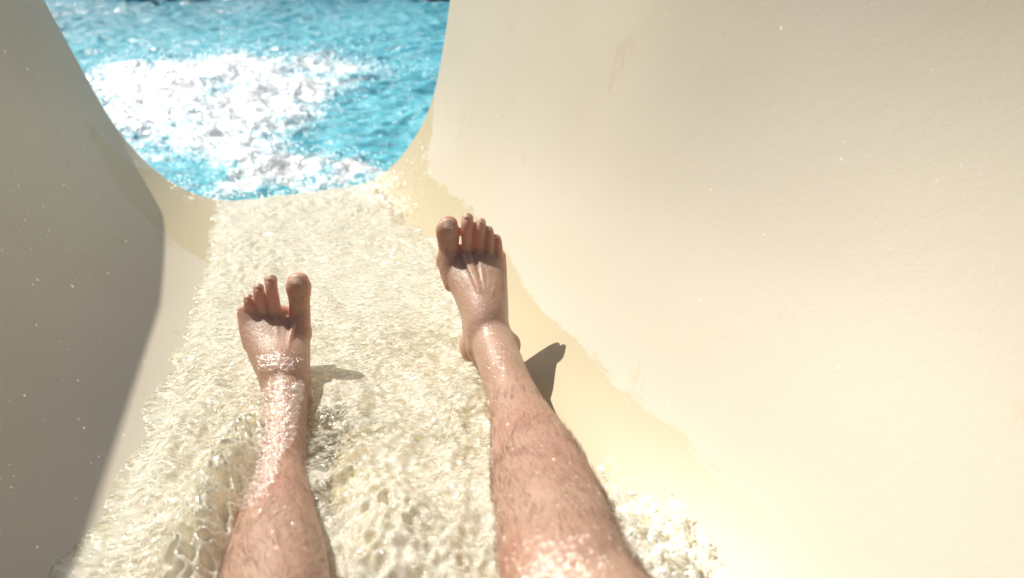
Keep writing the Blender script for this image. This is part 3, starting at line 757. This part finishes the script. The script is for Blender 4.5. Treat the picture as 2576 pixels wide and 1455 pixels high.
# leg hair
def strands(n, pred, length, rad):
    me_ = skin_me; nn = len(me_.polygons)
    cen = np.zeros(nn * 3, np.float32); me_.polygons.foreach_get('center', cen); cen = cen.reshape(-1, 3)
    nor = np.zeros(nn * 3, np.float32); me_.polygons.foreach_get('normal', nor); nor = nor.reshape(-1, 3)
    rel = cen - CAM; dd = rel @ cf; X_ = (rel @ cr) / dd * F / K + 512 / K; Y_ = -(rel @ cu) / dd * F / K + 289 / K
    w = pred(X_, Y_, dd, nor, cen); w = w / w.sum(); ids = rng.choice(nn, n, p=w)
    Vs, Ts = [], []
    for i in ids:
        p = cen[i] + rng.normal(0, .001, 3); nr = nor[i]
        left = X_[i] < 1000
        axis = (pt(719, 1000, .925) - pt(692, 1590, .55)) if left else (pt(1244, 870, .94) - pt(1430, 1480, .56))
        axis = axis / np.linalg.norm(axis); sidev = np.cross(nr, axis)
        sw = 0.75 * float(perlin(np.array([p[0] * 22]), np.array([p[1] * 22 + p[2] * 9]), 101)[0]) + rng.normal(0, .15)
        dr = axis * math.cos(sw) + sidev * math.sin(sw); dr -= nr * (dr @ nr); dr /= np.linalg.norm(dr)
        L = length * rng.uniform(.5, 1.2); bs = np.cross(nr, dr); bend = rng.normal(0, .25)
        base = len(Vs)
        for k in range(4):
            t_ = k / 3; q_ = p + dr * L * t_ + bs * bend * L * t_ * t_ + nr * (0.0003 + 0.0013 * math.sin(math.pi * min(t_, .8))); r_ = rad * (1 - .75 * t_)
            Vs += [q_ + bs * r_, q_ - bs * r_ * .6 + nr * r_, q_ - bs * r_ * .6 - nr * r_]
        for k in range(3):
            for j in range(3): Ts.append((base + k * 3 + j, base + k * 3 + (j + 1) % 3, base + k * 3 + 3 + (j + 1) % 3, base + k * 3 + 3 + j))
    return np_mesh('leg_hair', np.array(Vs), np.array(Ts))
def pred(X_, Y_, dd, nor, cen):
    f_ = ((nor @ (-cf)) > -0.2) & (Y_ > 880) & (Y_ < 1560) & (dd > .4) & (dd < .95)
    knee = 1 - .97 * np.exp(-(((X_ - 1400) / 190) ** 2 + ((Y_ - 1440) / 130) ** 2))
    return f_ * knee * np.clip((Y_ - 860) / 250, .05, 1) * (0.5 + np.clip(perlin(cen[:, 0] * 30, cen[:, 1] * 30, 7), 0, 1)) / np.clip(dd, .4, 2) ** 1
hair = child('leg_hair', strands(6500, pred, 0.016, 0.00013), M_HAIR, person)
hair['kind'] = 'stuff'; hair['label'] = 'short dark hairs over shins and calves'
def pred2(X_, Y_, dd, nor, cen):
    e = np.zeros(len(X_))
    for x, y, r_ in ((1127, 605, 18), (1176, 600, 12), (752, 750, 18), (686, 750, 10), (660, 770, 10), (1165, 680, 25), (1180, 715, 16), (1208, 620, 8)):
        e = np.maximum(e, np.exp(-(((X_ - x) / r_) ** 2 + ((Y_ - y) / r_) ** 2)))
    return e * ((nor @ (-cf)) > 0.3)
fh = child('toe_hair', strands(260, pred2, 0.006, 0.00013), M_HAIR, person); fh['kind'] = 'stuff'

# swimming shorts (out of the picture, round the hips)
sb = MB()
sb.add(sweep([(.05, -.26, .53), (.05, -.14, .485), (.05, -.08, .475)], [.172, .185, .17], [.115, .112, .10], seg=24, view=UPV))
for sgn, kk in ((-1, kL), (1, kR)):
    h0 = wpt((.05 + sgn * .105, -.13, .47)); h1 = h0 * .62 + kk * .38
    sb.add(sweep([h0, h0 * .5 + h1 * .5, h1], [.100, .100, .095], [.095, .092, .088], seg=20, view=UPV))
child('swim_shorts', remesh(sb.mesh('s'), .006, 3), M_SHORTS, person)
child('hair', remesh(MB().add(ball((.05, -.672, .985), (.082, .095, .108), 10)).mesh('h'), .006, 2), M_DARKHAIR, person)

# ------------------------------------------------------------------ splashes round the legs
def lumps(cs, voxel, sm):
    b_ = MB()
    for c_, r_ in cs: b_.add(ball(c_, r_, 5))
    return remesh(b_.mesh('l'), voxel, sm)
# right knee spray: a ragged sheet of water torn off beside the knee
cs = []; dr = []
def splash_path(path, n, spread, r0, r1, lift):
    path = np.array(path, float); t = rng.uniform(0, len(path) - 1, n)
    for q_ in t:
        i = min(int(q_), len(path) - 2); p = path[i] * (1 - (q_ - i)) + path[i + 1] * (q_ - i)
        cs.append((pt(p[0] + rng.normal(0, spread), p[1] + rng.normal(0, spread), p[2] + rng.normal(0, .015)), rng.uniform(r0, r1) * np.array([1, 1, 1])))
# arms of thrown water
for path in ([(1516, 1185, .735), (1524, 1165, .73), (1532, 1150, .728), (1540, 1163, .73)], [(1545, 1185, .735), (1552, 1172, .733), (1560, 1163, .73), (1556, 1178, .73)],
             [(1640, 1262, .735), (1700, 1252, .73), (1740, 1275, .725), (1775, 1310, .72)], [(1700, 1420, .68), (1748, 1400, .68), (1756, 1370, .68), (1752, 1340, .68)],
             [(1740, 1460, .67), (1770, 1440, .67), (1785, 1455, .67)]):
    path = np.array(path, float)
    for t_ in np.linspace(0, len(path) - 1.001, 46):
        i = int(t_); p = path[i] * (1 - (t_ - i)) + path[i + 1] * (t_ - i); cs.append((pt(p[0] + rng.normal(0, 1), p[1] + rng.normal(0, 1), p[2]), rng.uniform(.0009, .0014)))
me = lumps(cs, .0012, 2)
kn = tag(obj('knee_splash', me, M_BEAD), 'thin clear arms of water thrown up beside the bent right knee', 'splash', kind='stuff')
# a torn sheet of water climbing the wall beside the knee
def torn_sheet(poly, spine, seed, name, label, lift0=.075):
    poly = np.array(poly, float); spine = np.array(spine, float); Vs, Q, idx = [], [], {}
    x0, y0 = poly.min(0); x1, y1 = poly.max(0); xs_, ys_ = np.arange(x0, x1, 2.0), np.arange(y0, y1, 2.0)
    GX, GY = np.meshgrid(xs_, ys_, indexing='ij'); n1 = fbm(GX / 40, GY / 40, seed, 5, .65); n2 = fbm(GX / 13, GY / 13, seed + 7, 4, .6)
    ds = np.min([np.hypot(GX - a_, GY - b_) for a_, b_ in spine], axis=0)
    px_ = GX + 14 * perlin(GX / 25, GY / 25, seed + 3); py_ = GY + 14 * perlin(GX / 25 + 7, GY / 25, seed + 4)
    c = np.zeros(GX.shape, bool); j = len(poly) - 1
    for i in range(len(poly)):
        c ^= ((poly[i][1] > py_) != (poly[j][1] > py_)) & (px_ < (poly[j][0] - poly[i][0]) * (py_ - poly[i][1]) / (poly[j][1] - poly[i][1] + 1e-9) + poly[i][0]); j = i
    keep = c & (n1 + .5 * n2 - (ds / 260) > -.55)
    for i in range(GX.shape[0]):
        for j in range(GX.shape[1]):
            if not keep[i, j]: continue
            x, y = GX[i, j], GY[i, j]; p = surf_pt(x, y); d = (p - CAM) @ cf
            l = lift0 * math.exp(-ds[i, j] / 75) + .009 + .0060 * n1[i, j] + .0010 * n2[i, j]
            idx[(i, j)] = len(Vs); Vs.append(CAM + ray(x, y) * (d - max(l, .001)))
    for (i, j), a0 in idx.items():
        b0, c0, d0 = idx.get((i + 1, j)), idx.get((i + 1, j + 1)), idx.get((i, j + 1))
        if None not in (b0, c0, d0): Q.append((a0, d0, c0, b0))
    return tag(obj(name, np_mesh(name, np.array(Vs), np.array(Q)), M_SPRAY), label, 'splash', kind='stuff')
torn_sheet([(1500, 1160), (1530, 1175), (1560, 1235), (1640, 1245), (1710, 1262), (1760, 1310), (1800, 1380), (1838, 1470), (1580, 1470), (1550, 1330)],
           [(1515, 1180), (1540, 1240), (1560, 1300), (1585, 1360), (1610, 1420), (1620, 1460)], 301, 'knee_splash', 'torn white sheet of water spreading from the knee up the sunny wall')
# droplets
c_, r_ = [], []
def spray(px, py, d, sx, sy, n, r0=.0006, r1=.0012, sd=.02):
    for _ in range(n):
        c_.append(pt(px + rng.normal(0, sx), py + rng.normal(0, sy), d + rng.normal(0, sd))); r_.append(r0 + rng.exponential(r1 - r0))
spray(1620, 1330, .70, 60, 60, 520, .0003, .0007); spray(1550, 1240, .71, 16, 50, 260, .0003, .0007); spray(1740, 1330, .70, 35, 45, 90, .0003, .0008); spray(1780, 1400, .66, 35, 35, 60, .0003, .0008)
spray(1690, 1400, .68, 60, 40, 260, .0003, .0008)
for px_, py_, sx_, sy_, n_ in ((960, 465, 25, 14, 320), (930, 500, 30, 15, 320), (900, 520, 60, 10, 300), (700, 505, 100, 6, 300), (560, 500, 30, 6, 160), (1000, 530, 25, 14, 160), (470, 470, 15, 8, 60), (1050, 420, 20, 30, 60)):
    for _ in range(n_):
        p = surf_pt(px_ + rng.normal(0, sx_), py_ + rng.normal(0, sy_)); c_.append(p + N * (.012 + rng.exponential(.012))); r_.append(.0008 + rng.exponential(.0009))
for k in range(26): 
    t_ = k / 25; c_.append(pt(1680 + 130 * t_ + rng.normal(0, 3), 1245 + 80 * t_ + 40 * t_ * t_ + rng.normal(0, 3), .72)); r_.append(.0005 + .0007 * rng.random())
tag(obj('knee_spray', np_mesh('knee_spray', *drops_mesh(np.array(c_), np.array(r_))), M_DROP), 'loose white drops flying off the water by the right knee and at the slide mouth', 'spray', kind='stuff')
# clear lumps and bubbles riding on the left calf
cs = []
splash_path([(650, 1065, .87), (610, 1085, .85), (590, 1140, .82), (570, 1200, .79), (545, 1260, .76), (520, 1330, .72), (480, 1390, .69), (450, 1460, .66)], 420, 17, .002, .0075, 0)
me = lumps(cs, .0014, 2)
tag(obj('calf_splash', me, M_CLEAR), 'clear bubbling hump of water piled against the outside of the left calf', 'splash', kind='stuff')
# film running over the left ankle: a rippled skin of water just above the real skin
def film(poly, n, thick, mat, name, label, seed):
    poly = np.array(poly, float); Vs = []; idx = {}
    x0, y0 = poly.min(0); x1, y1 = poly.max(0); st_ = 1.6; xs_ = np.arange(x0, x1, st_); ys_ = np.arange(y0, y1, st_); Q = []
    def inpoly(x, y):
        c = False; j = len(poly) - 1
        for i in range(len(poly)):
            if (poly[i][1] > y) != (poly[j][1] > y) and x < (poly[j][0] - poly[i][0]) * (y - poly[i][1]) / (poly[j][1] - poly[i][1]) + poly[i][0]: c = not c
            j = i
        return c
    jit = lambda x, y: (x + 9 * float(perlin(np.array([x / 22]), np.array([y / 22]), seed)[0]), y + 12 * float(perlin(np.array([x / 20 + 5]), np.array([y / 20]), seed + 1)[0]))
    for i, x in enumerate(xs_):
        for j, y in enumerate(ys_):
            if not inpoly(*jit(x, y)): continue
            h = hit(x, y)
            if h[0] is None or (np.array(h[1]) @ (-cf)) < .12: continue
            w = float(fbm(np.array([x / 15]), np.array([y / 9]), seed + 3, 3)[0]); w2 = float(1 - 2 * abs(perlin(np.array([x / 6.5]), np.array([y / 4.5]), seed + 4)[0]))
            p = np.array(h[0]) + np.array(h[1]) * (thick * (.9 + .7 * w + .35 * w2)); idx[(i, j)] = len(Vs); Vs.append(p)
    for (i, j), a0 in idx.items():
        b0, c0, d0 = idx.get((i + 1, j)), idx.get((i + 1, j + 1)), idx.get((i, j + 1))
        if None not in (b0, c0, d0): Q.append((a0, d0, c0, b0))
    return tag(obj(name, np_mesh(name, np.array(Vs), np.array(Q)), mat), label, 'water film', kind='stuff')
film([(648, 895), (690, 885), (745, 905), (735, 935), (650, 935)], 1, .0028, M_CLEAR, 'ankle_film', 'frothy little wave of water lapping over the left instep', 131)
film([(655, 985), (700, 955), (775, 975), (785, 1030), (770, 1090), (735, 1140), (700, 1200), (640, 1290), (580, 1290), (640, 1150), (650, 1060)], 1, .0042, M_CLEAR, 'ankle_film', 'rippled sheet of water running over the left ankle and shin', 151)
# beads of water on knee and shins
c_, r_ = [], []
for (px, py, sx, sy, n) in ((1390, 1410, 55, 40, 330), (1400, 1445, 60, 20, 200), (1250, 900, 14, 40, 60), (1225, 830, 10, 14, 20), (1330, 1100, 50, 80, 26), (1420, 1250, 50, 60, 30), (1268, 1240, 12, 90, 20), (1235, 1150, 6, 100, 50), (1500, 1300, 25, 70, 30), (700, 1000, 22, 40, 160), (650, 1200, 25, 40, 60), (700, 1330, 60, 80, 30), (702, 905, 30, 12, 90)):
    for _ in range(n):
        h = hit(px + rng.normal(0, sx), py + rng.normal(0, sy))
        if h[0] is not None and (h[0] - Vector(CAM)).length < 1.05: c_.append(np.array(h[0])); r_.append(.0006 + rng.exponential(.00045))
tag(obj('water_beads', np_mesh('water_beads', *drops_mesh(np.array(c_), np.array(r_))), M_BEAD), 'tiny beads of water clinging to the knee, shins and ankles', 'water drops', kind='stuff')
# drops on the shaded left wall and on the right wall
c_, r_, sq = [], [], []
for _ in range(230):
    x, y = rng.uniform(0, 420), rng.uniform(60, 1400)
    if rng.random() < .45: x, y = 60 + rng.normal(0, 130) + 120, 450 + rng.normal(0, 260)
    if x < 0 or x > 420 or y < 0: continue
    try: p = surf_pt(x, y)
    except Exception: continue
    c_.append(p); r_.append(.0006 + rng.exponential(.0005) * (1.6 if rng.random() < .1 else 1))
cr_, rr_ = [], []
for run in ([(145, 1205), (120, 1235), (95, 1270), (70, 1320), (45, 1365), (22, 1420)], [(285, 1165), (262, 1210), (235, 1245), (205, 1275)], [(215, 1185), (200, 1215), (185, 1240)],
            [(180, 700), (205, 660), (225, 625)], [(60, 735), (110, 720), (150, 690)], [(330, 1000), (300, 985), (260, 950)], [(130, 560), (165, 555), (190, 535)]):
    run = np.array(run, float)
    for t_ in np.linspace(0, len(run) - 1.001, 26 * (len(run) - 1)):
        i = int(t_); q_ = run[i] * (1 - t_ + i) + run[i + 1] * (t_ - i); cr_.append(surf_pt(q_[0] + rng.normal(0, 1), q_[1] + rng.normal(0, 1))); rr_.append(rng.uniform(.0004, .0009))
tag(obj('water_runs', np_mesh('water_runs', *drops_mesh(np.array(cr_), np.array(rr_))), M_RUN), 'thin yellowish water runs drying on the shaded left wall', 'water drops', kind='stuff')
for _ in range(26):
    p = surf_pt(rng.uniform(1150, 2560), rng.uniform(30, 1400)); c_.append(p); r_.append(.0005 + rng.exponential(.0004))
for i in range(len(c_)): e_ = rng.uniform(.7, 1.0); sq.append((e_, 1.0, rng.uniform(1.0, 1.9)))
sl_dr = tag(obj('wall_drops', np_mesh('wall_drops', *drops_mesh(np.array(c_), np.array(r_), 4, sq)), M_BEAD), 'scattered water drops clinging to the shaded left wall and sunny right wall', 'water drops', kind='stuff')

# ------------------------------------------------------------------ swimmers at the far side, cut off by the top of the picture
def swimmer(px, d_y, rot, label, suit, hairm, raise_arm):
    base = pool_of(px, 2); base = CAM + (base - CAM) * d_y; base[2] = PZ
    e = bpy.data.objects.new('person', None); COL.objects.link(e); e.location = (base[0], base[1], PZ); tag(e, label, 'person', 'swimmers at the far side of the pool')
    b_ = MB()
    b_.add(sweep([(0, 0, -.75), (0, 0, -.35), (0, 0, -.05), (0, 0, .12), (0, 0, .30), (0, 0, .38)], [.13, .16, .14, .155, .18, .10], [.10, .11, .095, .11, .10, .07], seg=18, view=(0, 1, 0)))
    b_.add(sweep([(0, 0, .36), (0, 0, .46)], [.052, .05], [.052, .05], seg=12, view=(0, 1, 0))); b_.add(ball((0, 0, .56), (.075, .09, .115), 10)); b_.add(ball((0, -.09, .55), (.012, .016, .02), 5))
    for sx in (-1, 1):
        el = (sx * .30, -.06, .06) if not (raise_arm and sx > 0) else (sx * .33, -.05, .40); hd = (sx * .26, -.28, -.02) if not (raise_arm and sx > 0) else (sx * .40, -.08, .68)
        b_.add(sweep([(sx * .17, 0, .32), el], [.048, .038], [.048, .038], seg=10, view=(0, 1, .2))); b_.add(sweep([el, hd], [.038, .025], [.038, .022], seg=10, view=(.3, 1, .2)))
        h_ = np.array(hd, float); dv = h_ - np.array(el); dv /= np.linalg.norm(dv); b_.add(ball(h_ + dv * .04, (.035, .035, .03), 6))
        for k in range(5): p0 = h_ + dv * .05 + np.array((-.03 + .015 * k, 0, 0)); b_.add(sweep([p0, p0 + dv * (.07 - .006 * abs(k - 2))], .009, .009, seg=6, view=(.2, 1, .3)))
    m_ = remesh(b_.mesh('s'), .008, 2); attr(m_, 'red', np.zeros(len(m_.vertices)))
    body_ = obj('body', m_, M_SKIN, e)
    obj('hair', remesh(MB().add(ball((0, .015, .59), (.083, .092, .105), 8)).mesh('h'), .010, 1), hairm, e)
    obj('swimwear', remesh(MB().add(sweep([(0, 0, -.40), (0, 0, -.08), (0, 0, .04), (0, 0, .22)], [.175, .155, .152, .178], [.125, .11, .11, .118], seg=18, view=(0, 1, 0))).mesh('w'), .010, 1), suit, e)
    e.rotation_euler = (0, 0, rot)
    return e
swimmer(1112, 1.01, 2.9, 'swimmer in red swimwear by the right end wall, cut off by the top', M_RED, M_DARKHAIR, False)
swimmer(325, 1.055, 0.3, 'dark haired swimmer in dark trunks at the top left, in front of the pool edge', M_SHORTS, M_DARKHAIR, False)
swimmer(440, 1.055, -2.6, 'swimmer with one arm up in dark trunks, between the other two swimmers', M_SHORTS, M_DARKHAIR, True)
